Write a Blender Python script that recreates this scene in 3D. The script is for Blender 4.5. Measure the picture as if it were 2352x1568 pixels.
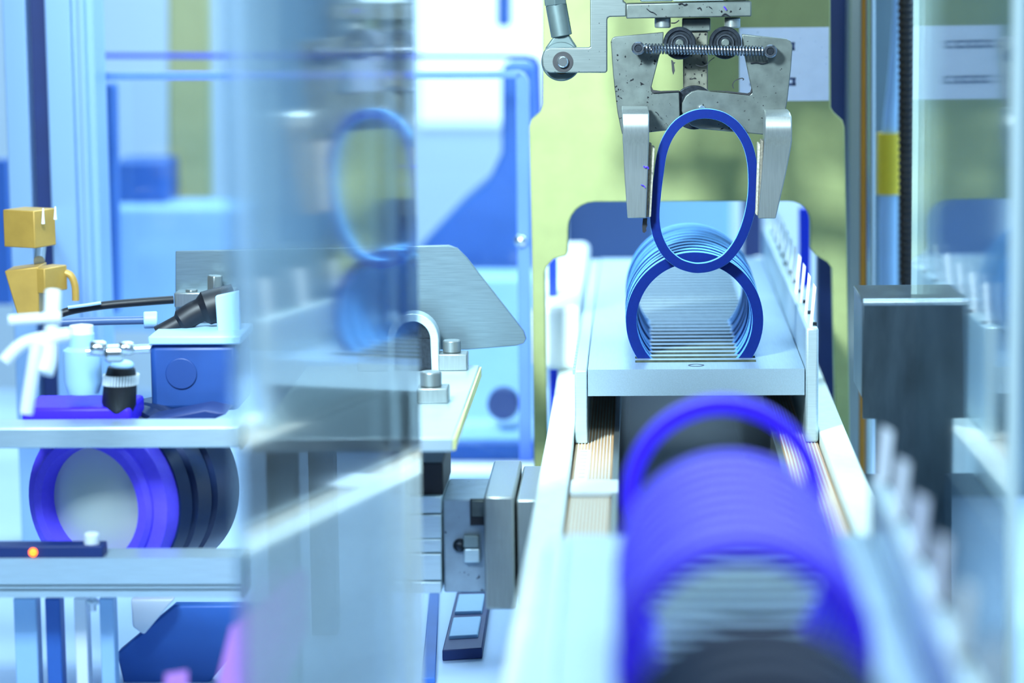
import bpy, bmesh, math, random
from mathutils import Vector, Matrix
random.seed(7)
sc = bpy.context.scene
col = sc.collection
for o in list(bpy.data.objects): bpy.data.objects.remove(o)

# ------------------------------------------------------------------ units and camera
U = 0.00025            # one working unit is 0.25 mm
ZC = 4800              # camera height above the floor, in working units
F = 6533.0             # 100 mm lens on a 36 mm wide sensor, 2352 px wide
ROLL = math.radians(0.7)
VPX, VPY = 1465.0, -150.0
yaw, pitch = 0.04, 0.14
def basis(yaw, pitch):
    f = Vector((-math.sin(yaw)*math.cos(pitch), math.cos(yaw)*math.cos(pitch), -math.sin(pitch)))
    r0 = Vector((math.cos(yaw), math.sin(yaw), 0)); u0 = r0.cross(f)
    r = r0*math.cos(ROLL) - u0*math.sin(ROLL); u = u0*math.cos(ROLL) + r0*math.sin(ROLL)
    return f, r, u
for _ in range(80):
    f_, r_, u_ = basis(yaw, pitch); e = Vector((0, 1, 0))
    yaw += (VPX - (1176 + F*r_.dot(e)/f_.dot(e)))/F
    pitch += ((784 - F*u_.dot(e)/f_.dot(e)) - VPY)/F
FW, RT, UP = basis(yaw, pitch)
def ray(px, py): return FW + RT*((px-1176)/F) + UP*((784-py)/F)
def W(px, py, Y):                       # point of the plane at distance Y seen at a pixel
    d = ray(px, py); return d*(Y/d.y)
def WZ(px, py, Z):                      # point of the level plane at height Z seen at a pixel
    d = ray(px, py); return d*(Z/d.z)

cam = bpy.data.cameras.new('camera'); co = bpy.data.objects.new('camera', cam); col.objects.link(co)
m = Matrix((RT, UP, -FW)).transposed().to_4x4(); m.translation = Vector((0, 0, ZC))*U
co.matrix_world = m
cam.lens = 100; cam.sensor_width = 36; cam.clip_start = 0.02; cam.clip_end = 50
cam.dof.use_dof = True; cam.dof.focus_distance = W(1600, 600, 6665).dot(FW)*U; cam.dof.aperture_fstop = 4.6
sc.camera = co

# ------------------------------------------------------------------ light
world = bpy.data.worlds.new('world'); sc.world = world; world.use_nodes = True
bg = world.node_tree.nodes['Background']; bg.inputs[0].default_value = (0.42, 0.72, 1.0, 1); bg.inputs[1].default_value = 0.07
def area(name, loc, target, sx, sy, power, color):
    l = bpy.data.lights.new(name, 'AREA'); l.shape = 'RECTANGLE'; l.size = sx*U; l.size_y = sy*U; l.energy = power; l.color = color
    o = bpy.data.objects.new(name, l); col.objects.link(o)
    o.location = (Vector(loc)+Vector((0, 0, ZC)))*U
    d = (Vector(target)-Vector(loc)); o.rotation_euler = d.to_track_quat('-Z', 'Y').to_euler(); return o
area('key_lamp', (-950, 4500, 900), (50, 7300, -500), 400, 400, 3.0, (0.76, 0.95, 1.0)).data.spread = math.radians(75)
area('overhead_lamp', (-150, 6700, 3200), (-150, 6600, -900), 3600, 4200, 7.2, (0.52, 0.79, 1.0))
area('front_fill', (700, 2300, 1500), (350, 4600, -900), 1200, 800, 5, (0.70, 0.90, 1.0))  # added fill to brighten the near pins and rings
area('left_fill', (-1700, 3200, 1500), (-1150, 6000, -1100), 900, 700, 3.6, (0.58, 0.80, 1.0)).data.spread = math.radians(100)  # added fill to brighten the left machinery
area('hall_lamp', (-800, 11200, 3600), (-800, 11600, -900), 5200, 3600, 36, (0.55, 0.82, 1.0))
area('side_fill', (2400, 9000, 3000), (3600, 8600, 300), 3000, 2000, 17, (0.6, 0.86, 1.0))  # added light on the right wall, brightening the left pane's reflection
sc.view_settings.view_transform = 'Standard'; sc.view_settings.look = 'None'
sc.view_settings.gamma = 1.0; sc.view_settings.exposure = 0.0; sc.view_settings.use_curve_mapping = False

# ------------------------------------------------------------------ materials
def lin(c): return tuple(((v/255)/12.92 if v <= 10 else (((v/255)+0.055)/1.055)**2.4) for v in c)
MATS = {}
def mat(name, rgb, metal=0.0, rough=0.5, var=0.0, scale=300, stretch=(1, 1, 1), bump=0.0, spec=None, speck=None, coat=0.0, speckscale=900, speckcut=0.66):
    if name in MATS: return MATS[name]
    mt = bpy.data.materials.new(name); mt.use_nodes = True; nt = mt.node_tree; n = nt.nodes; L = nt.links
    b = n['Principled BSDF']; c = lin(rgb) + (1,)
    b.inputs['Base Color'].default_value = c; b.inputs['Metallic'].default_value = metal; b.inputs['Roughness'].default_value = rough
    if spec is not None: b.inputs['Specular IOR Level'].default_value = spec
    if coat: b.inputs['Coat Weight'].default_value = coat; b.inputs['Coat Roughness'].default_value = 0.25
    out = None
    if var or bump or speck:
        tc = n.new('ShaderNodeTexCoord'); mp = n.new('ShaderNodeMapping'); mp.inputs['Scale'].default_value = stretch
        L.new(tc.outputs['Object'], mp.inputs['Vector'])
        nz = n.new('ShaderNodeTexNoise'); nz.inputs['Scale'].default_value = scale; nz.inputs['Detail'].default_value = 5
        L.new(mp.outputs[0], nz.inputs['Vector'])
        rp = n.new('ShaderNodeValToRGB'); rp.color_ramp.elements[0].position = 0.3; rp.color_ramp.elements[1].position = 0.7
        rp.color_ramp.elements[0].color = tuple(v*(1-var) for v in c[:3]) + (1,); rp.color_ramp.elements[1].color = tuple(min(1, v*(1+var)) for v in c[:3]) + (1,)
        L.new(nz.outputs['Fac'], rp.inputs[0]); out = rp.outputs[0]
        if speck:
            n2 = n.new('ShaderNodeTexNoise'); n2.inputs['Scale'].default_value = speckscale; n2.inputs['Detail'].default_value = 2
            L.new(tc.outputs['Object'], n2.inputs['Vector'])
            r2 = n.new('ShaderNodeValToRGB'); r2.color_ramp.elements[0].position = speckcut; r2.color_ramp.elements[1].position = speckcut+0.04
            r2.color_ramp.elements[0].color = (0, 0, 0, 1); r2.color_ramp.elements[1].color = (1, 1, 1, 1)
            L.new(n2.outputs['Fac'], r2.inputs[0])
            mx = n.new('ShaderNodeMixRGB'); L.new(r2.outputs[0], mx.inputs[0]); L.new(out, mx.inputs[1]); mx.inputs[2].default_value = lin(speck)+(1,)
            out = mx.outputs[0]
        L.new(out, b.inputs['Base Color'])
        if bump:
            bp = n.new('ShaderNodeBump'); bp.inputs['Strength'].default_value = bump; bp.inputs['Distance'].default_value = 0.0004
            L.new(nz.outputs['Fac'], bp.inputs['Height']); L.new(bp.outputs[0], b.inputs['Normal'])
    MATS[name] = mt; return mt
ALU = mat('aluminium', (190, 210, 216), 0.55, 0.36, 0.06, 60, (1, 22, 22), 0.03)
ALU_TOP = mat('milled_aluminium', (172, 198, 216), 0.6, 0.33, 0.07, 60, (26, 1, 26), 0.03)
STEEL = mat('dirty_steel', (92, 100, 98), 0.7, 0.42, 0.2, 120, (1, 1, 1), 0.04, speck=(16, 18, 24), speckscale=380, speckcut=0.665)
STEEL_C = mat('clean_steel', (140, 148, 148), 0.75, 0.34, 0.08, 60, (20, 20, 1), 0.02)
STEEL_A = mat('arm_steel', (108, 118, 118), 0.7, 0.38, 0.1, 60, (1, 20, 20), 0.03, speck=(24, 26, 30), speckscale=420, speckcut=0.70)
ROD = mat('rod_steel', (92, 108, 110), 0.6, 0.4, 0.1, 90)
BRUSH = mat('brushed_steel', (116, 136, 146), 0.75, 0.40, 0.14, 55, (1, 1, 30), 0.05)
DARKSTEEL = mat('greasy_dark_steel', (44, 50, 58), 0.8, 0.35, 0.35, 500, (1, 1, 1), 0.05)
DARKSTEEL2 = mat('spring_wire', (120, 128, 138), 0.95, 0.25)
BLACK = mat('black_rubber', (14, 16, 24), 0.0, 0.5, 0.2, 300)
CHROME = mat('polished_steel', (205, 215, 220), 0.95, 0.18)
OLIVE = mat('olive_paint', (142, 150, 96), 0.0, 0.5, 0.07, 60, (1, 1, 1), 0.02, speck=(108, 112, 62), speckscale=420, speckcut=0.72)
PAPER = mat('label_paper', (222, 226, 240), 0.0, 0.6, 0.03, 120, speck=(120, 140, 170), speckscale=500, speckcut=0.72)
INK = mat('label_ink', (66, 82, 124), 0.0, 0.6)
BLUE = mat('blue_ring_plastic', (2, 26, 94), 0.0, 0.45, 0.08, 500, spec=0.15, speck=(40, 100, 205), speckscale=1800, speckcut=0.78)
PURPLE = mat('purple_ring_plastic', (66, 36, 250), 0.0, 0.42, 0.05, 400, spec=0.25)
BLUE_E = mat('blue_ring_rim_sheen', (96, 174, 244), 0.0, 0.5, 0.06, 500)  # overhead sheen on the ring rims, put into the colour
PURPLE_E = mat('purple_sheen_and_drum_rim', (104, 84, 255), 0.0, 0.45, 0.05, 400)  # rim sheen put into the colour; also the drum's own lavender
NAVYRING = mat('navy_ring_plastic', (6, 20, 56), 0.0, 0.5, 0.05, 400, spec=0.1)
SLOT_SHADE = mat('shaded_slot_wall', (84, 92, 76), 0.5, 0.45, 0.3, 200)  # slot shade put into a darker wall colour
FELT = mat('grey_felt', (104, 100, 90), 0.0, 0.95, 0.3, 900, (1, 1, 1), 0.4)
WOOD = mat('phenolic_strip', (196, 158, 118), 0.0, 0.55, 0.06, 260, (12, 0.3, 1), 0.05)
RAILM = mat('white_plastic_rail', (226, 234, 226), 0.0, 0.55, 0.05, 200, speck=(150, 160, 150), speckscale=700, speckcut=0.74)
DARK = mat('dark_channel', (26, 30, 36), 0.0, 0.6, 0.3, 100)
WHITE = mat('white_plastic', (236, 242, 244), 0.0, 0.4)
NAVY = mat('navy_paint', (16, 44, 104), 0.0, 0.5, 0.08, 30)
MIDBLUE = mat('blue_paint', (48, 100, 180), 0.0, 0.5, 0.08, 25)
PALEBLUE = mat('pale_blue_paint', (160, 200, 235), 0.0, 0.5, 0.05, 25)
BEIGE = mat('beige_paint', (196, 196, 140), 0.0, 0.55, 0.06, 30)
WALL = mat('white_wall', (206, 224, 240), 0.0, 0.8, 0.03, 3)
FLOOR = mat('grey_floor', (150, 170, 190), 0.0, 0.6, 0.08, 4)
TABLE = mat('pale_table', (186, 210, 238), 0.2, 0.45, 0.05, 8)
ACRYL = mat('blue_acrylic_edge', (104, 140, 250), 0.0, 0.2, 0.05, 30, coat=0.4)
DEEPBLUE = mat('deep_blue_acrylic', (20, 56, 236), 0.0, 0.25, 0.05, 30, coat=0.3)
BRASS = mat('yellow_anodised', (192, 152, 70), 0.2, 0.45, 0.08, 90)
AMBER = mat('amber_strip', (190, 128, 20), 0.0, 0.45, 0.1, 60, (1, 1, 0.2))
YELLOW = mat('yellow_tag', (226, 196, 40), 0.0, 0.5, 0.1, 60)
GREYP = mat('grey_paint', (120, 138, 142), 0.3, 0.5, 0.1, 40)
SLATE = mat('slate_panel', (44, 60, 72), 0.2, 0.5, 0.12, 20)
SHEET = mat('worn_sheet_steel', (72, 86, 96), 0.8, 0.32, 0.35, 34, (2.2, 1, 0.6), 0.08)
SHEET_B = mat('bend_highlight_steel', (170, 184, 194), 0.85, 0.25)  # paler copy of the sheet steel, painting the highlight along the bend
PINK = mat('pink_sheet', (226, 150, 240), 0.0, 0.5, 0.1, 20)
HAZEWHITE = mat('frosted_edge', (214, 236, 236), 0.0, 0.5)
REDM = mat('tiny_red', (190, 40, 50), 0.0, 0.5)
def glass(name, tint, lo, hi, rough, pwr=5):
    mt = bpy.data.materials.new(name); mt.use_nodes = True; nt = mt.node_tree; n = nt.nodes; L = nt.links
    n.remove(n['Principled BSDF'])
    lw = n.new('ShaderNodeLayerWeight'); lw.inputs[0].default_value = 0.5
    pw = n.new('ShaderNodeMath'); pw.operation = 'POWER'; L.new(lw.outputs['Facing'], pw.inputs[0]); pw.inputs[1].default_value = pwr
    mr = n.new('ShaderNodeMapRange'); L.new(pw.outputs[0], mr.inputs[0]); mr.inputs[3].default_value = lo; mr.inputs[4].default_value = hi
    tr = n.new('ShaderNodeBsdfTransparent'); tr.inputs[0].default_value = tint + (1,)
    gl = n.new('ShaderNodeBsdfGlossy'); gl.inputs['Roughness'].default_value = rough; gl.inputs[0].default_value = (0.97, 0.99, 1, 1)
    mx = n.new('ShaderNodeMixShader'); L.new(mr.outputs[0], mx.inputs[0]); L.new(tr.outputs[0], mx.inputs[1]); L.new(gl.outputs[0], mx.inputs[2])
    L.new(mx.outputs[0], n['Material Output'].inputs[0]); MATS[name] = mt; return mt
PANE_L = glass('clear_acrylic_worn', (0.93, 0.97, 1.0), 0.05, 1.0, 0.07, 1.2)
PANE_R = glass('clear_acrylic', (0.93, 0.97, 0.98), 0.04, 1.0, 0.055)
HOODGL = glass('hood_acrylic', (0.95, 0.98, 1.0), 0.03, 0.7, 0.05)
def emis(name, rgb, s):
    mt = bpy.data.materials.new(name); mt.use_nodes = True; b = mt.node_tree.nodes['Principled BSDF']
    b.inputs['Base Color'].default_value = lin(rgb)+(1,); b.inputs['Emission Color'].default_value = lin(rgb)+(1,); b.inputs['Emission Strength'].default_value = s; return mt
LED = emis('orange_led', (255, 96, 20), 6)

# ------------------------------------------------------------------ mesh helpers
class MB:
    def __init__(s): s.v = []; s.f = []
    def add(s, vs, fs):
        k = len(s.v); s.v += [Vector(a) for a in vs]; s.f += [[i+k for i in q] for q in fs]; return s
    def box(s, x0, x1, y0, y1, z0, z1):
        vs = [(x, y, z) for z in (z0, z1) for y in (y0, y1) for x in (x0, x1)]
        return s.add(vs, [(0, 2, 3, 1), (4, 5, 7, 6), (0, 1, 5, 4), (2, 6, 7, 3), (0, 4, 6, 2), (1, 3, 7, 5)])
    def pbox(s, px0, py0, px1, py1, Y0, Y1):          # level box whose front face fills a pixel rectangle at distance Y0
        c = W((px0+px1)/2, (py0+py1)/2, Y0); l = W(px0, (py0+py1)/2, Y0); r = W(px1, (py0+py1)/2, Y0)
        t = W((px0+px1)/2, py0, Y0); b = W((px0+px1)/2, py1, Y0)
        return s.box(l.x, r.x, Y0, Y1, b.z, t.z)
    def prism(s, pts, Y0, Y1):                        # outline seen at distance Y0, pushed straight back to Y1
        a = [W(x, y, Y0) for x, y in pts]; return s.prism3(a, Vector((0, Y1-Y0, 0)))
    def prism3(s, a, d):
        n = len(a); nrm = Vector((0, 0, 0))
        for i in range(n): nrm += a[i].cross(a[(i+1) % n])
        if nrm.dot(d) > 0: a = a[::-1]
        b = [p+d for p in a]
        return s.add(a+b, [list(range(n)), list(range(2*n-1, n-1, -1))] + [(i, i+n, (i+1) % n+n, (i+1) % n) for i in range(n)])
    def cyl(s, a, b, r, r2=None, n=24):
        a, b = Vector(a), Vector(b); d = (b-a).normalized(); r2 = r if r2 is None else r2
        t = Vector((0, 0, 1)) if abs(d.z) < .9 else Vector((1, 0, 0)); e1 = d.cross(t).normalized(); e2 = d.cross(e1)
        A = [a+(e1*math.cos(q)+e2*math.sin(q))*r for q in [2*math.pi*i/n for i in range(n)]]
        B = [b+(e1*math.cos(q)+e2*math.sin(q))*r2 for q in [2*math.pi*i/n for i in range(n)]]
        return s.add(A+B, [list(range(n)), list(range(2*n-1, n-1, -1))] + [(i, i+n, (i+1) % n+n, (i+1) % n) for i in range(n)])
    def lathe(s, base, d, prof, n=40):                # prof: (along axis, radius)
        base = Vector(base); d = Vector(d).normalized(); t = Vector((0, 0, 1)) if abs(d.z) < .9 else Vector((1, 0, 0))
        e1 = d.cross(t).normalized(); e2 = d.cross(e1); k = len(prof)
        vs = [base+d*h+(e1*math.cos(q)+e2*math.sin(q))*max(r, .01) for q in [2*math.pi*i/n for i in range(n)] for h, r in prof]
        return s.add(vs, [(i*k+j, ((i+1) % n)*k+j, ((i+1) % n)*k+j+1, i*k+j+1) for i in range(n) for j in range(k-1)])
    def tube(s, pts, r, n=8):
        pts = [Vector(p) for p in pts]; vs = []; m = len(pts); prev = None
        for i, p in enumerate(pts):
            d = (pts[min(i+1, m-1)]-pts[max(i-1, 0)]).normalized()
            if prev is None:
                t = Vector((0, 0, 1)) if abs(d.z) < .9 else Vector((1, 0, 0)); e1 = d.cross(t).normalized()
            else: e1 = (prev - d*prev.dot(d)).normalized()
            prev = e1; e2 = d.cross(e1); rr = r[i] if isinstance(r, (list, tuple)) else r
            vs += [p+(e1*math.cos(2*math.pi*j/n)+e2*math.sin(2*math.pi*j/n))*rr for j in range(n)]
        fs = [(i*n+j, i*n+(j+1) % n, (i+1)*n+(j+1) % n, (i+1)*n+j) for i in range(m-1) for j in range(n)]
        return s.add(vs, fs+[list(range(n))[::-1], [(m-1)*n+j for j in range(n)]])
    def band(s, outer, inner, d):                     # closed ring from an outer and an inner outline, pushed by d
        n = len(outer); A = outer+inner; B = [p+d for p in A]; vs = A+B; fs = []
        for i in range(n):
            j = (i+1) % n
            fs += [(i, j, n+j, n+i), (2*n+i, 3*n+i, 3*n+j, 2*n+j), (i, 2*n+i, 2*n+j, j), (n+i, n+j, 3*n+j, 3*n+i)]
        return s.add(vs, fs)
    def sphere(s, c, r, sz=1.0, n=16):
        c = Vector(c); return s.lathe(c-Vector((0, 0, r*sz)), (0, 0, 1), [(r*sz*(1-math.cos(math.pi*i/n)), r*math.sin(math.pi*i/n)) for i in range(n+1)], n*2)

def smooth_path(pts, n=8):
    pts = [Vector(p) for p in pts]; out = []
    for i in range(len(pts)-1):
        p0, p1, p2, p3 = pts[max(i-1, 0)], pts[i], pts[i+1], pts[min(i+2, len(pts)-1)]
        for k in range(n):
            t = k/n; out.append(0.5*((2*p1)+(p2-p0)*t+(2*p0-5*p1+4*p2-p3)*t*t+(3*p1-p0-3*p2+p3)*t**3))
    return out+[pts[-1]]
def closed_smooth(pts, n=5):
    m = len(pts); pts = [Vector(p) for p in pts]; out = []
    for i in range(m):
        p0, p1, p2, p3 = pts[i-1], pts[i], pts[(i+1) % m], pts[(i+2) % m]
        for k in range(n):
            t = k/n; out.append(0.5*((2*p1)+(p2-p0)*t+(2*p0-5*p1+4*p2-p3)*t*t+(3*p1-p0-3*p2+p3)*t**3))
    return out

def world_loc(o):
    return o.location.copy()
def obj(name, mb, material, parent=None, bevel=0.0, smooth=True, pivot=None):
    vs = mb.v
    if parent is not None and parent.type == 'EMPTY': piv = world_loc(parent)
    elif parent is not None: piv = Vector(parent['_piv'])
    else:
        lo = Vector([min(v[i] for v in vs) for i in range(3)]); hi = Vector([max(v[i] for v in vs) for i in range(3)])
        piv = (Vector(((lo.x+hi.x)/2, (lo.y+hi.y)/2, lo.z))+Vector((0, 0, ZC)))*U
    me = bpy.data.meshes.new(name); off = Vector((0, 0, ZC))
    me.from_pydata([(v+off)*U-piv for v in vs], [], mb.f)
    bm = bmesh.new(); bm.from_mesh(me); bmesh.ops.recalc_face_normals(bm, faces=bm.faces)
    bm.to_mesh(me); bm.free()
    if smooth:
        for p in me.polygons: p.use_smooth = True
        me.set_sharp_from_angle(angle=math.radians(32))
    me.materials.append(material)
    o = bpy.data.objects.new(name, me); col.objects.link(o)
    if parent is not None: o.parent = parent
    else: o.location = piv
    o['_piv'] = tuple(piv)
    if bevel:
        b = o.modifiers.new('bevel', 'BEVEL'); b.width = bevel*U; b.segments = 2; b.limit_method = 'ANGLE'; b.angle_limit = math.radians(40)
        b.harden_normals = False
    return o
def thing(name, label, cat, base, group=None):
    o = bpy.data.objects.new(name, None); col.objects.link(o); o.empty_display_size = 0.01
    o.location = (Vector(base)+Vector((0, 0, ZC)))*U; tag(o, label, cat, group); return o
def tag(o, label, cat, group=None):
    o['label'] = label; o['category'] = cat
    if group: o['group'] = group
    return o
def struct(name, mb, material):
    o = obj(name, mb, material); o['kind'] = 'structure'; o['label'] = {'wall_back': 'white hall wall far behind the machine', 'wall_right': 'white side wall of the hall right of the machine', 'floor': 'grey hall floor beneath the machine'}.get(name, name); return o
def down(mb, z):                         # lengthen a shape downwards to what it stands on
    lo = min(v.z for v in mb.v); mb.v = [Vector((v.x, v.y, z)) if v.z < lo+1 else v for v in mb.v]; return mb
ORD = ['first', 'second', 'third', 'fourth', 'fifth', 'sixth', 'seventh', 'eighth', 'ninth', 'tenth', 'eleventh']
def circle(cx, cy, r, n=32): return [(cx+r*math.cos(2*math.pi*i/n), cy+r*math.sin(2*math.pi*i/n)) for i in range(n)]
Z1 = lambda p1000: (p1000/3.016+1200)      # helper for outlines measured on an enlarged view
def zp(pts): return [(x/3.016+1200, y/3.016) for x, y in pts]
def bolt_down(name, px, py0, py1, hw, Y, parent, m=None):    # vertical cylinder head seen from the side
    a = W(px, py0, Y); b = W(px, py1, Y); return obj(name, MB().cyl(a, b, hw), m or STEEL_C, parent, 3)

# ------------------------------------------------------------------ key levels
Y0 = 6533
TL = W(1350, 850, Y0); TOPZ = (TL.z + W(1848, 845, Y0).z)/2         # carrier deck top
XL = TL.x; XR = W(1848, 845, Y0).x                                   # deck sides
XPL = W(1320, 860, Y0).x; XPR = W(1880, 860, Y0).x                   # outer faces of the side plates
STRIPZ = W(1340, 1020, Y0).z                                         # top of the strips the carriers run on
RAILZ = STRIPZ + 26
RXL = XPL-66; RXR = XPR+66
TABZ = STRIPZ-480
SLOT0 = WZ(1600, 829, TOPZ).y
PITCH = 64
SLOTL = W(1459, 829, SLOT0).x; SLOTR = W(1737, 829, SLOT0).x
CLEN = 2290
print('levels', TOPZ, STRIPZ, TABZ, SLOT0, XPL, XPR)

# ------------------------------------------------------------------ the setting
struct('floor', MB().box(-9000, 9000, -1000, 16000, -ZC-40, -ZC), FLOOR)
struct('wall_back', MB().box(-9000, 9000, 15000, 15100, -ZC, 4200), WALL)
struct('wall_right', MB().box(3600, 3700, 1000, 15000, -ZC, 4200), WALL)
t = obj('window_1', MB().prism([(960,-520),(1600,-520),(1600,285),(960,285)], 14960, 14990), emis('bright_window', (214, 240, 255), 1.0)); t['kind'] = 'structure'; t['label'] = 'bright window in the far wall'
t = thing('machine_table', 'pale blue steel machine table under the whole conveyor', 'table', (0, 6000, -ZC))
obj('table_top', MB().box(-2600, 2200, 2000, 10400, TABZ-80, TABZ), TABLE, t, 8)
for x in (-2450, 2050):
    for y in (2200, 10200): obj('leg', MB().box(x-60, x+60, y-60, y+60, -ZC, TABZ-80), GREYP, t)

# ------------------------------------------------------------------ conveyor bed
t = thing('conveyor_bed', 'white rail conveyor bed with tan guide strips running under both ring carriers', 'conveyor', ((XPL+XPR)/2, 5500, TABZ))
YB0, YB1 = 2050, 9600
obj('rail', MB().box(RXL, XPL-3, YB0, YB1, TABZ, RAILZ), RAILM, t, 4)['label'] = 'white plastic rail'
obj('rail', MB().box(XPR+3, RXR, YB0, YB1, TABZ, RAILZ), RAILM, t, 4)
SW = W(1410, 1030, Y0).x
for a, b, c in ((XPL, SW, 1), (XPR-(SW-XPL), XPR, -1)):
    s_ = obj('guide_strip', MB().box(a, b, YB0, YB1, TABZ, STRIPZ), WOOD, t, 2); s_['label'] = 'tan phenolic strip'
    g = MB(); k = 11
    for i in range(k):
        x = a+8+(b-a-16)*i/(k-1); g.box(x-1.2, x+1.2, YB0+4, YB1-4, STRIPZ, STRIPZ+1.5)
    obj('ridge', g, RAILM, s_)['kind'] = 'stuff'
    xa, xb = (b, b+14) if c > 0 else (a-14, a)
    obj('lip', MB().box(xa, xb, YB0, YB1, TABZ, STRIPZ+10), STEEL_C, t, 2)
obj('channel_floor', MB().box(SW+14, XPR-(SW-XPL)-14, YB0, YB1, TABZ, TABZ+120), DARK, t)
o = obj('reflection_blocker', MB().box(RXR+6, RXR+70, 3300, 6200, TABZ, RAILZ-34), SLATE, None, 4); tag(o, 'added dark slate box along the right rail, dimming the pane reflection', 'duct')  # added dark box that keeps the bright rail out of the pane reflection
# scale tape stuck on the left strip
tp = MB(); ya, yb = WZ(1340, 1112, STRIPZ).y, WZ(1340, 1036, STRIPZ).y
tp.box(XPL+8, XPL+36, ya, yb, STRIPZ+1.5, STRIPZ+3); tape = obj('scale_tape', tp, WHITE, t)
tk = MB()
for i in range(9):
    y = ya+(yb-ya)*(i+.5)/9; tk.box(XPL+14, XPL+30, y-4, y+4, STRIPZ+3, STRIPZ+3.6)
obj('scale_mark', tk, mat('faint_mark', (150, 170, 205), 0, .6), tape)
ya, yb = WZ(1340, 1142, STRIPZ).y, WZ(1340, 1114, STRIPZ).y
obj('joint_plate', MB().box(XPL+2, SW+14, ya, yb, STRIPZ+1, STRIPZ+12), WHITE, t, 2)

# ------------------------------------------------------------------ ring carriers
def carrier(yf, label, far):
    t = thing('ring_carrier', label, 'carrier', ((XPL+XPR)/2, yf+CLEN/2, STRIPZ), 'slotted ring carriers on the conveyor')
    d = MB(); zb = TOPZ-62; zs = TOPZ-44; s0 = yf+(SLOT0-Y0); hw = 18; ns = 34
    d.box(XL, XR, yf, yf+CLEN, zb, zs)
    d.box(XL, SLOTL, yf, yf+CLEN, zs, TOPZ); d.box(SLOTR, XR, yf, yf+CLEN, zs, TOPZ)
    d.box(SLOTL, SLOTR, yf, s0-hw, zs, TOPZ)
    for i in range(ns):
        y = s0+i*PITCH+hw; e = s0+(i+1)*PITCH-hw if i < ns-1 else yf+CLEN
        d.box(SLOTL, SLOTR, y, e, zs, TOPZ)
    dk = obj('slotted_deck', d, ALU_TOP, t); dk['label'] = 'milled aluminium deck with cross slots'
    dk.data.materials.append(SLOT_SHADE); pv_ = t.location
    for p in dk.data.polygons:                 # slot walls coloured darker to imitate shade inside the slots
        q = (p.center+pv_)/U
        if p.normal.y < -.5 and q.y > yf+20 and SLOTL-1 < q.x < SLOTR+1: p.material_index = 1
    obj('side_plate', MB().box(XPL, XL-2, yf, yf+CLEN, STRIPZ+1.6, TOPZ-2), ALU, t, 3)
    ztop = W(1865, 752, Y0).z
    obj('side_plate', MB().box(XR+2, XPR, yf, yf+CLEN, STRIPZ+1.6, ztop), ALU, t, 6)
    tt = MB()
    for i in range(46): tt.box(XPL-5, XPL, yf+20+i*48, yf+40+i*48, TOPZ-14, TOPZ-3)
    obj('toothed_edge', tt, ALU_TOP, t)
    h = MB(); hx = W(1600, 842, Y0).x
    hole = h.lathe((hx, yf+60, TOPZ-6), (0, 0, 1), [(0, 0), (0, 13), (6.6, 15), (6.6, 19)]); obj('screw_hole', hole, DARKSTEEL, t)
    # upright white pins with slanted tips along the right-hand plate
    pt_, pb = W(1864, 650, Y0+30), W(1862, 745, Y0+30); hgt = pt_.z-ztop
    xc = (XR+XPR)/2
    for i in range(11 if far else 8):
        y = yf+36+i*205 if far else yf+CLEN-60-i*285; p = MB(); w = 3.4 if far else 9.5
        lean = 9
        a = [(xc-w, y-3, ztop-4), (xc+w, y-3, ztop-4), (xc+w+lean, y-3, ztop+hgt*0.9), (xc-w+lean, y-3, ztop+hgt)]
        p.prism3([Vector(q) for q in a], Vector((0, 6, 0))); obj('pin', p, WHITE, t)
        obj('pin_clip', MB().box(xc+5, xc+14, y-5, y+9, ztop-1, ztop+7), DARKSTEEL, t)
    return s0
S_FAR = carrier(Y0, 'bright aluminium slotted ring carrier holding the blue rings below the gripper', True)
YN = 4690-CLEN
S_NEAR = carrier(YN, 'out-of-focus aluminium slotted ring carrier holding the purple rings nearest the camera', False)

# ------------------------------------------------------------------ rings
Yr = SLOT0+PITCH
cL = W(1437, 737, Yr).x; cR = W(1753, 737, Yr).x; RX = (cR-cL)/2; RCX = (cL+cR)/2
RTOP = W(1597, 577, Yr).z; RCZ = RTOP-RX
def ring_mesh(sq=1.0):
    n = 96; o = []; i_ = []; th = 26
    for k in range(n):
        a = 2*math.pi*k/n; zmin = TOPZ-40-RCZ
        x, z = RX*math.cos(a), RX*math.sin(a)
        xi, zi = (RX-th)*math.cos(a), (RX-th)*math.sin(a)
        o.append(Vector((RCX+x*sq, 0, RCZ+max(z, zmin)))); i_.append(Vector((RCX+xi*sq, 0, RCZ+max(zi, zmin+th*.8))))
    return o, i_
def edge(o, m):                          # ring rims get a paler colour that imitates overhead sheen
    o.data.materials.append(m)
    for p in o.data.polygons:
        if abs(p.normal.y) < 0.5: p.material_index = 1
def ring(y, material, name, label, group, dx=0, rz=0.0, sq=1.0):
    o, i_ = ring_mesh(sq); D = Vector((dx, y-17, 0))
    b = MB().band([p+D for p in o], [p+D for p in i_], Vector((0, 34, 0)))
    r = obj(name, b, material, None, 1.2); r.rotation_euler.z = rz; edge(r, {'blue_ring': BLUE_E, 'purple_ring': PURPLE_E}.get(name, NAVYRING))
    return tag(r, label, 'ring', group)
NB = 11
for i in range(NB):
    lab = ORD[i]+' blue plastic ring from the front in the row on the carrier'
    if i == 0: lab = 'frontmost round blue plastic ring standing in the carrier slots below the held ring'
    if i == NB-1: lab = 'rearmost blue plastic ring of the row on the aluminium carrier'
    ring(S_FAR+(1+i)*PITCH, BLUE, 'blue_ring', lab, 'blue rings on the carrier', random.uniform(-2.5, 2.5) if i else 0, random.uniform(-.012, .012) if i else 0, 1+random.uniform(-.006, .006))
k0 = round((4560-S_NEAR)/PITCH)
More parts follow.
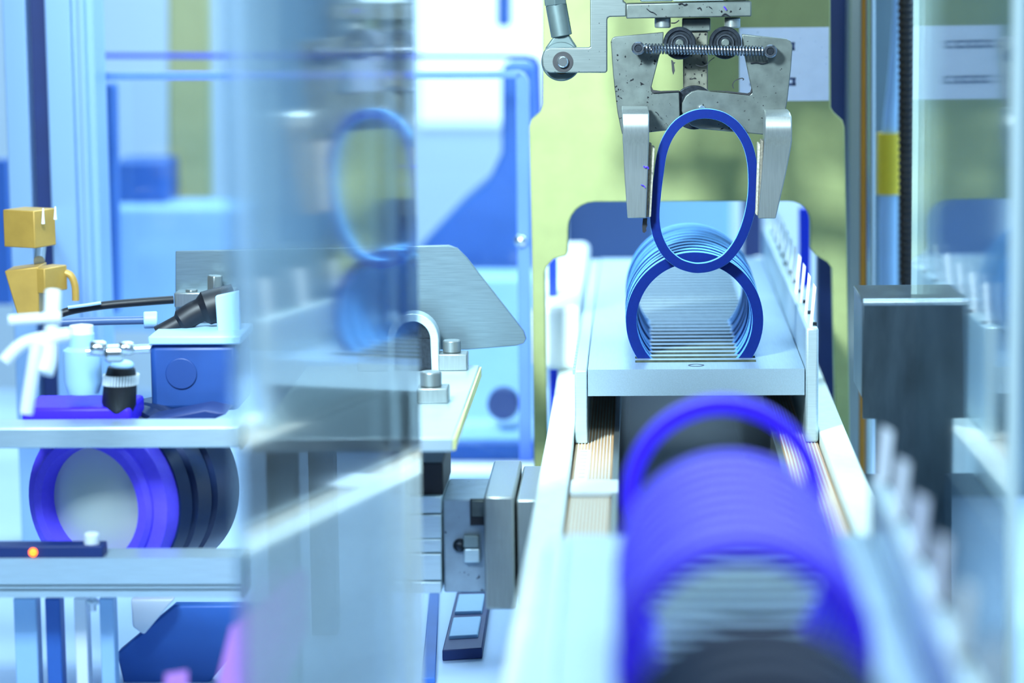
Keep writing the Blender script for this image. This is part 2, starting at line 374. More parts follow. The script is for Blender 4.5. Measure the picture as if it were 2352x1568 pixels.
ring(S_NEAR+k0*PITCH, PURPLE, 'purple_ring', 'single purple plastic ring standing apart at the far end of the near carrier', 'purple rings on the near carrier', 4)
k1 = round((4090-S_NEAR)/PITCH)
for i in range(10):
    lab = ORD[9-i]+' blurred purple plastic ring from the camera in the close row'
    if i == 0: lab = 'rearmost purple plastic ring of the close row, behind the gap'
    if i == 9: lab = 'blurred purple plastic ring closest to the camera, showing its open bore'
    ring(S_NEAR+(k1-i)*PITCH, PURPLE, 'purple_ring', lab, 'purple rings on the near carrier', random.uniform(-3, 3), random.uniform(-.012, .012))

for i in range(5):
    lab = ORD[i]+' dark navy ring from the rear, nearer the camera than the purple rings'
    ring(S_NEAR+(8-i)*PITCH, NAVYRING, 'navy_ring', lab, 'navy rings on the near carrier', random.uniform(-3, 3))
# held oval ring
ho = [(1622,250),(1585,256),(1550,277),(1525,310),(1510,350),(1502,400),(1496,450),(1493,500),(1500,545),(1520,585),(1550,612),(1580,624),(1607,627),(1640,621),(1675,602),(1705,565),(1725,520),(1737,470),(1741,420),(1738,370),(1728,330),(1712,300),(1690,275),(1660,257)]
YH = 6655
po = closed_smooth([W(x, y, YH) for x, y in ho]); n = len(po); pi_ = []
for i in range(n):
    tg = (po[(i+1) % n]-po[i-1]).normalized(); nr = Vector((-tg.z, 0, tg.x))
    cen = sum(po, Vector())/n
    if nr.dot(cen-po[i]) < 0: nr = -nr
    pi_.append(po[i]+nr*22.5)
held = obj('blue_ring', MB().band(po, pi_, Vector((0, 24, 0))), BLUE, None, 1.2)
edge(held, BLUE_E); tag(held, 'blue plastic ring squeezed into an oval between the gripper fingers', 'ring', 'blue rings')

# ------------------------------------------------------------------ gripper
YJ = 6702
base = W(1610, 20, YJ)
g = thing('ring_gripper', 'steel spring gripper with two jaws hanging over the carrier', 'gripper', base)
obj('mounting_bar', MB().prism([(1438,43),(1438,9),(1726,3),(1726,38)], 6690, 6790), STEEL, g, 3)
obj('carriage', MB().pbox(1545, -60, 1664, 3, 6700, 6800), ALU, g, 4)
obj('carriage_shade_block', MB().pbox(1425, -1000, 1745, -12, 6690, 6860), GREYP, g, 6)  # unseen upper block, sized to cast shade over the gate plate
obj('carriage_block', MB().pbox(1470, -60, 1545, 4, 6720, 6820), GREYP, g, 4)
obj('carriage_block', MB().pbox(1664, -60, 1716, 1, 6720, 6820), GREYP, g, 4)
for px in (1522, 1682): bolt_down('cap_screw', px, 40, 64, 19, 6730, g, STEEL_C)
obj('stem', MB().pbox(1567, 42, 1632, 72, 6740, 6780), STEEL, g, 3)
obj('stem', MB().pbox(1569, 70, 1626, 212, 6750, 6790), mat('oily_steel', (96, 98, 88), .6, .5, .3, 120, speck=(14, 16, 20), speckscale=420, speckcut=.6), g, 3)
# left jaw (behind), right jaw (in front)
lj = zp([(640,255),(622,266),(612,290),(628,520),(658,780),(690,930),(880,917),(1095,892),(1090,760),(1085,632),(905,642),(895,630),(893,605),(945,400),(975,300),(978,222)])
rj = zp([(1520,237),(1830,270),(1858,285),(1872,315),(1860,480),(1835,700),(1820,780),(1790,945),(1640,930),(1440,912),(1230,893),(1170,872),(1125,830),(1103,770),(1105,715),(1130,665),(1170,635),(1215,623),(1300,632),(1565,657),(1585,650),(1590,630),(1575,560),(1524,320)])
jl = obj('jaw', MB().prism(lj, YJ+17, YJ+33), STEEL, g, 2); jr = obj('jaw', MB().prism(rj, YJ, YJ+16), STEEL, g, 2)
pv = W(*zp([(1190, 745)])[0], YJ+33.5)
obj('pivot_disc', MB().cyl(pv, pv+Vector((0, 16, 0)), 52, n=40), DARKSTEEL, g, 2)
pv = W(*zp([(1240, 752)])[0], YJ)
obj('pivot_pin', MB().cyl(pv-Vector((0, 7, 0)), pv+Vector((0, 14, 0)), 9), CHROME, g, 2)
for zx, zy in ((1088, 300), (1405, 297)):
    c = W(*zp([(zx, zy)])[0], YJ-14)
    ro = obj('roller', MB().lathe(c, (0, 1, 0), [(3, 0), (3, 22), (6, 23), (6, 29), (0, 30), (0, 36), (2, 38), (20, 38), (22, 0)]), DARKSTEEL, g)
    obj('roller_pin', MB().cyl(c-Vector((0, 5, 0)), c+Vector((0, 12, 0)), 10), STEEL, ro, 2)
    obj('roller_race', MB().lathe(c-Vector((0, 1, 0)), (0, 1, 0), [(2, 16), (0, 17), (0, 20), (2, 21)]), DARKSTEEL2, ro)
# spring
a = W(*zp([(850, 336)])[0], YJ-32); b = W(*zp([(1672, 354)])[0], YJ-32); ax = (b-a).normalized(); L_ = (b-a).length
e1 = Vector((0, 1, 0)); e2 = ax.cross(e1); turns = 38; pts = []
for i in range(turns*14+1):
    q = 2*math.pi*i/14; pts.append(a+ax*(L_*i/(turns*14))+(e1*math.cos(q)+e2*math.sin(q))*10.5)
obj('spring', MB().tube(pts, 2.5, 6), DARKSTEEL2, g)
for zx, zy in ((802, 335), (1718, 355)):
    c = W(*zp([(zx, zy)])[0], YJ-40)
    s_ = obj('spring_screw', MB().lathe(c, (0, 1, 0), [(6, 0), (6, 8), (0, 9), (0, 13), (2, 15.5), (28, 15.5), (28, 8), (44, 8)]), DARKSTEEL2, g)
    obj('socket', MB().cyl(c+Vector((0, 3, 0)), c+Vector((0, 6.5, 0)), 8, n=6), DARKSTEEL, s_)
    sg = -1 if zx > 1000 else 1
    obj('spring_hook', MB().tube([c+Vector((sg*12, 8, 0)), c+Vector((sg*18, 8, 6)), c+Vector((sg*24, 8, 4))], 2.2, 6), STEEL_C, g)
# fingers: round-nosed blocks that taper downwards
def finger(front, back_left, mirror):
    b = MB(); rows = []
    for (yl, xl, xr, yf) in front: rows.append((yl, xl, xr, yf))
    vs = []
    for (py, xl, xr, yf) in rows:
        a, c = W(xl, py, yf), W(xr, py, yf)
        bl, br = W(xl, py, 6702), W(xr, py, 6702)
        vs += [a, c, Vector((c.x, 6702, c.z)), Vector((a.x, 6702, a.z))]
    fs = []; m = len(rows)
    for i in range(m-1):
        for j in range(4): fs.append((i*4+j, i*4+(j+1) % 4, (i+1)*4+(j+1) % 4, (i+1)*4+j))
    fs += [(0, 1, 2, 3), tuple(4*(m-1)+j for j in (3, 2, 1, 0))]
    return b.add(vs, fs)
lf = [(247,1427,1489,6640),(252,1428,1490,6618),(262,1428,1491,6604),(280,1429,1491,6596),(300,1430,1491,6594),(320,1430,1491,6600),(335,1431,1490,6606),(400,1434,1488,6608),(501,1441,1484,6610)]
rf = [(254,1756,1812,6640),(259,1757,1815,6618),(268,1757,1818,6604),(285,1757,1819,6596),(305,1757,1819,6594),(324,1756,1819,6600),(338,1755,1817,6606),(400,1750,1805,6608),(502,1741,1782,6610)]
obj('finger', finger(lf, None, 0), STEEL_C, g, 2.5); obj('finger', finger(rf, None, 1), STEEL_C, g, 2.5)
for k, (dx, c) in enumerate(((0, FELT), (7, mat('pale_felt', (150, 146, 132), 0, .95, .25, 900, bump=.4)))):
    p = [(1491+dx,330+dx),(1497+dx,333+dx),(1489+dx*.9,498),(1484+dx*.8,500)]
    obj('felt_pad', MB().prism(p, 6628, 6690), c, g, 1.5)
    p = [(1754-dx,324+dx),(1748-dx,322+dx),(1741-dx*.8,492),(1746-dx*.8,496)]
    obj('felt_pad', MB().prism(p, 6628, 6690), c, g, 1.5)
tat = [(1477,502),(1487,501),(1486,512),(1487,518),(1484,524),(1485,530),(1480,535),(1476,533),(1475,520)]
obj('rubber_shred', MB().prism(tat, 6640, 6646), BLACK, g)
sh = zp([(1030,415),(1042,420),(1045,430),(1060,432),(1050,445),(1052,462),(1056,490),(1045,520),(1036,490),(1034,460)])
obj('rubber_shred', MB().prism(sh, 6696, 6700), BLACK, g)
ed = zp([(893,600),(905,625),(960,632),(1085,628),(1085,634),(905,644),(890,622)]); obj('grime', MB().prism(ed, YJ+12, YJ+30), BLACK, g)
ed = zp([(1300,628),(1420,632),(1560,648),(1578,640),(1588,610),(1592,636),(1570,660),(1420,640)]); obj('grime', MB().prism(ed, YJ-2, YJ+12), BLACK, g)
cr = [W(*q, YJ-6) for q in zp([(1462,612),(1456,590),(1466,566),(1490,550),(1520,542),(1532,548),(1526,556)])]
obj('rubber_shred', MB().tube(smooth_path(cr, 5), 1.3, 5), BLACK, g)

fibres = [([(1080,30),(1100,22),(1120,34),(1140,26)], BLACK), ([(1210,60),(1230,52),(1236,70)], BLACK), ([(1380,110),(1400,96),(1420,104),(1440,120)], BLACK), ([(860,60),(885,80),(905,86),(925,100)], BLACK), ([(1395,45),(1405,58),(1412,70)], PURPLE), ([(1290,45),(1310,58)], BLACK),
 ([(1580,438),(1620,432),(1660,440),(1700,428)], BLACK), ([(1330,398),(1300,420),(1280,445),(1240,460),(1200,448)], BLACK), ([(840,1150),(850,1160),(866,1155),(872,1170)], PURPLE), ([(820,1280),(838,1285),(850,1300)], PURPLE), ([(1030,160),(1060,158),(1085,140)], BLACK), ([(920,775),(935,785),(945,800)], BLACK)]
for k, (q, m_) in enumerate(fibres):
    zz = 6686 if q[0][1] < 130 else (6604 if m_ is PURPLE else YJ-4)
    obj('fibre', MB().tube(smooth_path([W(*p, zz) for p in zp(q)], 4), 1.0 if k % 2 else 1.5, 5), m_, g)
# ------------------------------------------------------------------ arm with rod end
la = zp([(465,-700),(700,-700),(700,10),(720,20),(720,115),(605,118),(592,124),(588,138),(588,490),(578,505),(190,505),(155,490),(138,455),(135,390),(155,345),(190,330),(460,330),(470,322)])
t = thing('bell_crank_arm', 'L-shaped steel arm bracket left of the gripper', 'bracket', W(1300, 170, 6705))
obj('arm_plate', MB().prism(la, 6705, 6735), STEEL_A, t, 3)
c = W(*zp([(280, 428)])[0], 6705)
obj('bore_ring', MB().cyl(c-Vector((0, 2, 0)), c+Vector((0, 4, 0)), 24, n=32), BLACK, t)
obj('pin', MB().cyl(c-Vector((0, 12, 0)), c+Vector((0, 20, 0)), 13.5), CHROME, t, 3)
t = thing('push_rod', 'grey steel push rod with eye end pinned behind the L-shaped arm', 'rod', W(1290, 190, 6740))
c = W(*zp([(268, 425)])[0], 6742)
obj('eye', MB().lathe(c, (0, 1, 0), [(0, 30), (0, 44), (3, 47), (27, 47), (30, 44), (30, 30), (0, 30)]), ROD, t)
obj('bushing', MB().lathe(c+Vector((0, 4, 0)), (0, 1, 0), [(0, 16), (0, 30), (22, 30), (22, 16), (0, 16)]), mat('bronze', (150, 110, 70), .7, .4), t)
nk = [(232, 230), (160, 330), (150, 400), (395, 400), (372, 320), (318, 235)]
obj('neck', MB().prism(zp(nk), 6744, 6770), ROD, t, 4)
obj('shank', MB().cyl(W(*zp([(272, 250)])[0], 6757), W(*zp([(232, 30)])[0], 6757), 25, n=28), ROD, t, 2)
obj('lock_nut', MB().cyl(W(*zp([(230, 34)])[0], 6757), W(*zp([(214, -120)])[0], 6757), 29, n=6), ROD, t, 2)
obj('thread', MB().cyl(W(*zp([(216, -120)])[0], 6757), W(*zp([(196, -700)])[0], 6757), 18, n=20), STEEL_C, t)

# ------------------------------------------------------------------ yellow-green gate plate
YG = 7300
def arc(cx, cy, r, a0, a1, n=7): return [(cx+r*math.cos(math.radians(a0+(a1-a0)*i/(n-1))), cy+r*math.sin(math.radians(a0+(a1-a0)*i/(n-1)))) for i in range(n)]
outl = [(1246,-420),(1246,240),(1240,258),(1220,276),(1215,292),(1222,600),(1228,1200),(1262,1200),(1254,900),(1251,625),(1256,613),(1272,596),(1283,592),(1300,588)]
outl += [(1304,580)]+arc(1366, 525, 61, 180, 270)+arc(1812, 512, 50, 270, 360)+[(1862,572),(1872,585),(1900,602),(1912,618),(1918,900),(1922,1200),(1955,1200),(1946,600),(1940,292),(1935,276),(1915,258),(1908,246),(1906,-420)]
t = thing('gate_plate', 'olive yellow painted gate plate with an arch over the carrier', 'plate', W(1580, 1100, YG))
gp = obj('plate', MB().prism(outl, YG, YG+70), OLIVE, t, 4)
lb = obj('paper_label', MB().prism([(1698,64),(1904,62),(1904,231),(1698,233)], YG-2, YG-.3), PAPER, t)
ln = MB()
for yy, wds in ((106, [(1716,16),(1736,22),(1762,14),(1780,22),(1806,20)]), (187, [(1722,20),(1746,16),(1766,22),(1792,12),(1808,20)])):
    for x, w in wds:
        ln.prism([(x,yy-9),(x+w,yy-9),(x+w,yy-4),(x,yy-4)], YG-2.8, YG-2); ln.prism([(x,yy+4),(x+w,yy+4),(x+w,yy+10),(x,yy+10)], YG-2.8, YG-2); ln.prism([(x+w-8,yy-9),(x+w-1,yy-9),(x+w-1,yy+10),(x+w-8,yy+10)], YG-2.8, YG-2)
obj('print', ln, INK, lb)

# ------------------------------------------------------------------ left guard pane and right guard pane
def pane(name, label, pa, pb, z0, z1, th, material):
    a, b = Vector((pa.x, pa.y, 0)), Vector((pb.x, pb.y, 0)); d = (b-a).normalized(); nrm = Vector((d.y, -d.x, 0))
    t = thing(name, label, 'guard pane', ((a+b)/2)+Vector((0, 0, z0)))
    def slab(p, q, w, za, zb): return MB().prism3([p-nrm*w/2+Vector((0, 0, za)), q-nrm*w/2+Vector((0, 0, za)), q+nrm*w/2+Vector((0, 0, za)), p+nrm*w/2+Vector((0, 0, za))], Vector((0, 0, zb-za)))
    obj('sheet', slab(a+d*6, b-d*6, th, z0, z1), material, t, 0, False)
    return t, a, b, d, slab
zt = W(1000, -260, 5000).z
t, a, b, d, slab = pane('guard_pane', 'clear acrylic guard pane left of centre, mirroring the held blue ring', W(535, 700, 4315), W(951, 700, 5500), TABZ, zt, 20, PANE_L)
t, a, b, d, slab = pane('guard_pane', 'clear acrylic guard pane at the right edge, mirroring the olive plate', W(2330, 700, 4860), W(2099, 700, 6350), TABZ, zt, 14, PANE_R)
obj('frosted_edge', slab(a-d*8, a+d*6, 18, TABZ, zt), HAZEWHITE, t, 2)
obj('cut_edge', slab(b-d*6, b-d*2, 13, TABZ, zt), HAZEWHITE, t, 0)

# ------------------------------------------------------------------ bent sheet bracket on the right
t = thing('sheet_bracket', 'bent worn sheet-steel bracket standing right of the carrier', 'bracket', W(2095, 1150, 6255))
fr = [(1981,693),(2211,688),(2214,962),(2186,962),(2186,1560),(2012,1560),(2012,962),(1981,962)]
obj('face', MB().prism(fr, 6250, 6258), SHEET, t, 2.5)
zt_ = W(2095, 690, 6250).z; x0, x1 = W(1981, 690, 6250).x, W(2212, 690, 6250).x
obj('top_flange', MB().box(x0, x1, 6250, 6520, zt_-6, zt_+2), SHEET, t, 3.5)
obj('bend', MB().cyl((x0+2, 6256, zt_-5), (x1-2, 6256, zt_-5), 8.5, n=20), SHEET_B, t)
obj('side_flange', MB().box(x0, x0+6, 6256, 6500, W(1981, 915, 6250).z, zt_-5), SHEET, t, 1)

# ------------------------------------------------------------------ right-hand posts, hose and cables
t = thing('machine_column', 'dark machine column with steel and amber strips right of the olive plate', 'column', W(1990, 1300, 7600))
obj('navy_panel', MB().pbox(1880, -500, 1950, 1250, 7800, 7900), NAVY, t)
obj('steel_post', MB().pbox(1948, -500, 1977, 1350, 7640, 7760), mat('post_steel', (150, 160, 160), .6, .35, .15, 20, (1, 1, .1)), t, 6)
obj('amber_strip', MB().pbox(1977, -500, 1991, 1350, 7650, 7740), AMBER, t, 2)
obj('chrome_rod', MB().cyl(W(2000, -500, 7640), W(2000, 1350, 7640), 13), CHROME, t)
obj('back_panel', MB().pbox(1990, -500, 2480, 1300, 8300, 8400), mat('grey_cabinet', (112, 138, 152), 0.1, 0.5, 0.08, 20), t)
t = thing('signal_cable', 'white tapering cable bundle with a yellow tag beside the black hose', 'cable', W(2040, 900, 8000))
pth = [W(2066, -300, 8000), W(2060, 0, 8000), W(2052, 180, 8000), W(2044, 300, 8000), W(2040, 520, 8000), W(2040, 1000, 8000)]
obj('cable', MB().tube(smooth_path(pth, 6), [10]*8+[12+i*.9 for i in range(12)]+[26]*11, 14), PALEBLUE, t)
obj('yellow_tag', MB().lathe(W(2040, 446, 8000), (0, 0, 1), [(0, 20), (0, 33), (172, 33), (172, 20)]), YELLOW, t)
hp = []; hr = []; c0 = W(2079, -300, 7700); c1 = W(2083, 655, 7700)
for i in range(241):
    hp.append(c0.lerp(c1, i/240)); hr.append(22 if i % 4 < 2 else 18.5)
h = obj('corrugated_hose', MB().tube(hp, hr, 20), BLACK); tag(h, 'black corrugated hose hanging down beside the clear right pane', 'hose')
# ------------------------------------------------------------------ acrylic hood with blue edges
t = thing('acrylic_hood', 'clear acrylic hood with glowing blue edges behind the guide plate', 'hood', W(700, 1100, 7900))
YF, YK = 7900, 9050
def bar(pts, Y, th): return MB().prism(pts, Y, Y+th)
obj('edge_bar', bar([(164,196),(170,178),(184,168),(205,172),(196,184),(194,200),(206,720),(176,720)], YF, 40), ACRYL, t, 4)
obj('edge_bar', bar([(172,166),(1196,164),(1196,180),(184,184)], YF, 40), ACRYL, t, 4)
obj('edge_bar', bar([(1184,182),(1186,164),(1204,168),(1214,186),(1222,1060),(1193,1060)], YF, 40), ACRYL, t, 4)
obj('edge_bar', bar([(214,123),(1210,126),(1232,132),(1242,150),(1247,300),(1240,300),(1234,156),(1224,140),(1206,135),(214,133)], YK, 30), DEEPBLUE, t, 3)
obj('front_sheet', MB().prism([(205,184),(1186,180),(1193,1060),(206,720)], YF+14, YF+22), HOODGL, t, 0, False)
for px, py, r in ((190, 596, 17), (1196, 552, 18)):
    c = W(px, py, YF); obj('dome_nut', MB().sphere(c-Vector((0, 8, 0)), r), CHROME if px > 900 else ACRYL, t)
for nm, x0, x1, y0, y1, Y in (('inlet_hood', 1262, 1280, 592, 1010, 7700), ('outlet_hood', 1836, 1862, 478, 660, 8200)):
    o = obj('blue_edge_strip', MB().pbox(x0, y0, x1, y1, Y, Y+60), DEEPBLUE, None, 4)
    tag(o, 'deep blue acrylic strip beside the left leg of the olive plate' if x0 < 1500 else 'deep blue acrylic strip at the right of the arch opening', 'strip', 'blue acrylic strips')

# ------------------------------------------------------------------ through the arch
o = obj('white_guide_block', MB().box(-290, XPL-8, 7500, 9100, RAILZ, W(1340, 578, 8800).z), WHITE, None, 20); tag(o, 'white plastic guide block seen through the arch left of the carrier', 'block')
o = obj('dark_machine_housing', down(MB().pbox(1300, 420, 1500, 640, 10450, 10900), -ZC), mat('slate_blue', (34, 70, 118), 0, .5), None, 10); tag(o, 'dark blue machine housing seen through the arch', 'machine housing')
o = obj('pale_machine_housing', down(MB().pbox(1500, 400, 1680, 680, 10500, 11000), -ZC), mat('grey_blue', (112, 160, 190), 0, .5), None, 10); tag(o, 'pale blue machine housing seen through the oval ring', 'machine housing')
o = obj('navy_post', MB().pbox(1705, 300, 1752, 620, 9700, 9760), NAVY, None, 6); tag(o, 'navy post seen through the right side of the arch', 'post')
t = thing('mushroom_stop', 'white clamp knob at the rear end of the blue ring carrier', 'knob', W(1741, 640, 8840))
c = W(1741, 606, 8840); obj('cap', MB().sphere(c, 30, .8), WHITE, t); obj('stem', MB().cyl(c, Vector((c.x, c.y, STRIPZ)), 16), STEEL_C, t)
o = obj('white_lever', MB().tube(smooth_path([W(1768, 520, 9000), W(1790, 570, 8950), W(1812, 640, 8900), W(1820, 700, 8870)], 5), [22]*5+[26]*11, 12), WHITE); tag(o, 'blurred white lever behind the right end of the carrier', 'lever')

# ------------------------------------------------------------------ brushed guide plate, bearing block and base plate
pl = [(403,577),(1030,563),(1050,570),(1072,592),(1203,760),(1209,778),(1203,789),(1185,794),(1072,803),(403,806)]
t = thing('guide_plate', 'brushed steel plate with a sloping rounded right edge left of the olive gate', 'plate', W(800, 800, 6850))
obj('plate', MB().prism(pl, 6850, 6866), BRUSH, t, 2)
BZ = W(1105, 838, 6830).z; byk = 6830; by0 = WZ(1040, 1005, BZ).y; bx = W(1040, 1005, by0).x
t = thing('base_plate', 'pale machined base plate under the bearing block', 'plate', (bx-200, 6400, BZ-60))
obj('plate', MB().box(bx-420, bx, by0, byk, BZ-30, BZ), ALU, t, 3)
obj('edge_strip', MB().box(bx+.5, bx+5, by0+3, byk-3, BZ-27, BZ-4), mat('yellow_edge', (206, 206, 130), 0, .5), t)
for y in (by0+60, byk-200): obj('support', MB().box(bx-400, bx-340, y, y+80, TABZ, BZ-30), GREYP, t)
YBB = WZ(1035, 846, BZ).y-40
bz = Vector((0, 0, 0))
t = thing('bearing_block', 'round-topped steel bearing block bolted on the pale base plate', 'bearing', W(960, 842, YBB))
c = W(948, 780, YBB); zb = W(960, 846, YBB).z
prof = []
for i in range(17):
    q = math.pi*i/16; prof.append(Vector((c.x+62*math.cos(q), YBB, c.z+64*math.sin(q))))
prof = [Vector((c.x+62, YBB, BZ))]+prof+[Vector((c.x-62, YBB, BZ))]
inn = [Vector((c.x+40*math.cos(math.pi*i/18), YBB, c.z+42*math.sin(math.pi*i/18))) for i in range(19)]
inn2 = []
for i in range(19):
    inn2.append(inn[i])
n_ = len(prof); m_ = MB().band(prof, [Vector((c.x+44, YBB, BZ))]+[Vector((c.x+42*math.cos(math.pi*i/16), YBB, c.z+44*math.sin(math.pi*i/16))) for i in range(17)]+[Vector((c.x-44, YBB, BZ))], Vector((0, 60, 0)))
obj('housing', m_, ALU, t, 2)
obj('filler', MB().box(c.x-44, c.x+44, YBB+16, YBB+58, BZ, c.z), DARKSTEEL, t); obj('bore', MB().cyl(c+Vector((0, 20, 0)), c+Vector((0, 60, 0)), 43, n=32), DARKSTEEL, t)
f0, f1 = W(1000, 812, YBB), W(1072, 845, YBB)
obj('foot', MB().box(c.x+60, W(1073, 830, YBB).x, YBB, YBB+62, BZ, W(1035, 813, YBB).z), STEEL_C, t, 3)
obj('foot', MB().box(c.x-135, c.x-60, YBB, YBB+62, BZ, W(1035, 813, YBB).z), STEEL_C, t, 3)
fz = W(1035, 813, YBB).z; bc = W(1038, 800, YBB+30)
obj('cap_screw', MB().cyl((bc.x, YBB+30, fz), (bc.x, YBB+30, fz+30), 22), STEEL_C, t, 3)
obj('cap_screw', MB().cyl((c.x-98, YBB+30, fz), (c.x-98, YBB+30, fz+30), 22), STEEL_C, t, 3)
t = thing('bolted_clamp', 'small bolted clamp block in front of the bearing block', 'clamp', W(1000, 925, 6720))
yq = WZ(1000, 927, BZ).y; q0, q1 = W(958, 925, yq).x, W(1029, 925, yq).x; zq = W(1000, 892, yq).z
obj('block', MB().box(q0, q1, yq, yq+70, BZ, zq), STEEL_C, t, 3)
qc = W(990, 890, yq+30); obj('cap_screw', MB().cyl((qc.x, yq+32, zq), (qc.x, yq+32, zq+34), 24), STEEL_C, t, 3)

# ------------------------------------------------------------------ linear clamp unit below
YA = 6050
t = thing('linear_clamp', 'oily grey steel clamp unit bolted beside the white conveyor rail', 'clamp', W(1100, 1400, YA))
obj('end_block', MB().pbox(1113, 1140, 1182, 1400, YA, YA+430), STEEL_C, t, 5)
obj('rear_block', MB().pbox(1187, 1147, 1262, 1392, YA+20, YA+420), STEEL_C, t, 5)
obj('slide_body', MB().pbox(1018, 1146, 1116, 1360, YA+60, YA+300), mat('blue_grey_cast', (140, 158, 172), .4, .45, .12, 90, speck=(40, 46, 60), speckscale=300, speckcut=.7), t, 4)
sb = MB()
for y0, y1 in ((1140, 1178), (1182, 1236), (1238, 1268), (1272, 1332), (1336, 1362)): sb.pbox(930, y0, 1014, y1, YA+40, YA+320)
obj('finned_body', sb, ALU, t, 2)
obj('oily_cap', MB().pbox(930, 1062, 1018, 1138, YA+60, YA+320), BLACK, t, 4)
obj('slot', MB().pbox(1080, 1146, 1114, 1206, YA+54, YA+62), BLACK, t)
obj('slot_key', MB().pbox(1083, 1150, 1113, 1186, YA+44, YA+58), STEEL, t, 2)
c = W(1056, 1252, YA+58); obj('grease_nipple', MB().sphere(c, 15), DARKSTEEL, t)
obj('clip', MB().pbox(1064, 1230, 1100, 1258, YA+40, YA+60), GREYP, t, 3); obj('clip', MB().pbox(1066, 1260, 1102, 1292, YA+44, YA+60), ALU, t, 3)
# tray on the table
t = thing('parts_tray', 'dark rimmed parts tray with pale cells lying on the table below the clamp', 'tray', WZ(1080, 1450, TABZ))
def tz(px, py, h=0): return WZ(px, py, TABZ+h)
q = [tz(1016,1518), tz(1108,1512), tz(1136,1330), tz(1062,1330)]
obj('rim', MB().prism3(q, Vector((0, 0, 26))), NAVY, t, 3)
for i in range(3):
    a0, a1 = 0.12+i*.29, 0.34+i*.29
    def L2(s, tt): return q[0].lerp(q[3], tt).lerp(q[1].lerp(q[2], tt), s)
    obj('cell', MB().prism3([L2(.1, a0), L2(.85, a0), L2(.85, a1), L2(.1, a1)], Vector((0, 0, 34))), PALEBLUE, t, 3)
o = obj('floor_strip', MB().prism3([tz(968,1570), tz(1000,1570), tz(1010,1340), tz(990,1340)], Vector((0, 0, 14))), MIDBLUE, None, 2); tag(o, 'narrow blue strip on the table left of the parts tray', 'strip')

# ------------------------------------------------------------------ far background machines
def far(name, label, cat, pts, Y, d, m, bev=12):
    o = obj(name, MB().prism(pts, Y, Y+d), m, None, bev); return tag(o, label, cat)
far('slanted_cabinet', 'dark blue cabinet with a slanted top edge behind the guide plate', 'cabinet', [(900,640),(1050,480),(1120,420),(1152,350),(1152,150),(1230,150),(1230,900),(900,900)], 9700, 500, MIDBLUE)
far('hanging_duct', 'narrow blue duct hanging against the bright wall', 'duct', [(1140,-400),(1174,-400),(1174,62),(1140,62)], 10800, 60, MIDBLUE)
far('support_beam', 'pale horizontal support beam low behind the base plate', 'beam', [(880,975),(1300,970),(1300,1012),(880,1012)], 8600, 120, PALEBLUE)
far('lower_beam', 'blue horizontal beam below the pale support beam', 'beam', [(880,1018),(1300,1018),(1300,1070),(880,1070)], 8800, 120, MIDBLUE)
far('white_ledge', 'white ledge below the blue horizontal beam', 'ledge', [(880,1072),(1300,1072),(1300,1160),(880,1160)], 8700, 120, WHITE)
far('pale_cabinet', 'pale blue cabinet low behind the base plate', 'cabinet', [(700,640),(1250,640),(1250,980),(700,980)], 9300, 300, PALEBLUE)
o = obj('idler_pulley', MB().lathe(W(1155, 930, 8500), (0, 1, 0), [(0, 0), (0, 40), (8, 48), (60, 48), (60, 0)]), NAVY); tag(o, 'dark blue wheel above the pale support beam', 'wheel')
far('beige_column', 'beige column blurred in the far left background', 'column', [(384,-400),(474,-400),(480,485),(386,485)], 10500, 120, BEIGE)
far('blue_box', 'dark blue box blurred behind the left acrylic edge', 'box', [(255,372),(380,372),(380,480),(255,480)], 10200, 300, MIDBLUE)
far('pale_counter', 'pale blue counter blurred behind the left machine', 'counter', [(200,478),(560,478),(560,760),(200,760)], 10000, 400, PALEBLUE)
far('blue_upright', 'blue upright post just right of the left acrylic edge', 'post', [(212,192),(262,192),(270,720),(216,720)], 8600, 80, MIDBLUE)
far('grey_blue_column', 'tall grey blue column blurred behind the clear left pane', 'column', [(640,-400),(740,-400),(740,560),(640,560)], 10300, 200, mat('steel_blue', (96, 146, 190), 0, .5))

# ------------------------------------------------------------------ aluminium profile post at the left
t = thing('profile_post', 'tall slotted aluminium profile post at the left edge', 'post', W(110, 900, 7600))
XP = [W(x, 300, 7600).x for x in (15, 68, 112, 170, 186, 200, 216)]
pr = [(XP[0],7600),(XP[1],7600),(XP[1],7660),(XP[2],7660),(XP[2],7600),(XP[3],7600),(XP[3],7625),(XP[4],7625),(XP[4],7605),(XP[5],7605),(XP[5],7640),(XP[6],7640),(XP[6],7800),(XP[0],7800)]
zt_ = W(100, -400, 7600).z
obj('profile', MB().prism3([Vector((x, y, TABZ)) for x, y in pr], Vector((0, 0, zt_-TABZ))), mat('blue_aluminium', (150, 186, 226), .3, .4, .05, 20, (1, 1, .1)), t, 3)
obj('slot_cover', MB().box(XP[1]+2, XP[2]-2, 7652, 7659, TABZ, zt_), NAVY, t)
o = obj('side_panel', MB().pbox(-160, 370, 20, 700, 9000, 9100), MIDBLUE); tag(o, 'blue panel blurred at the far left edge', 'panel')

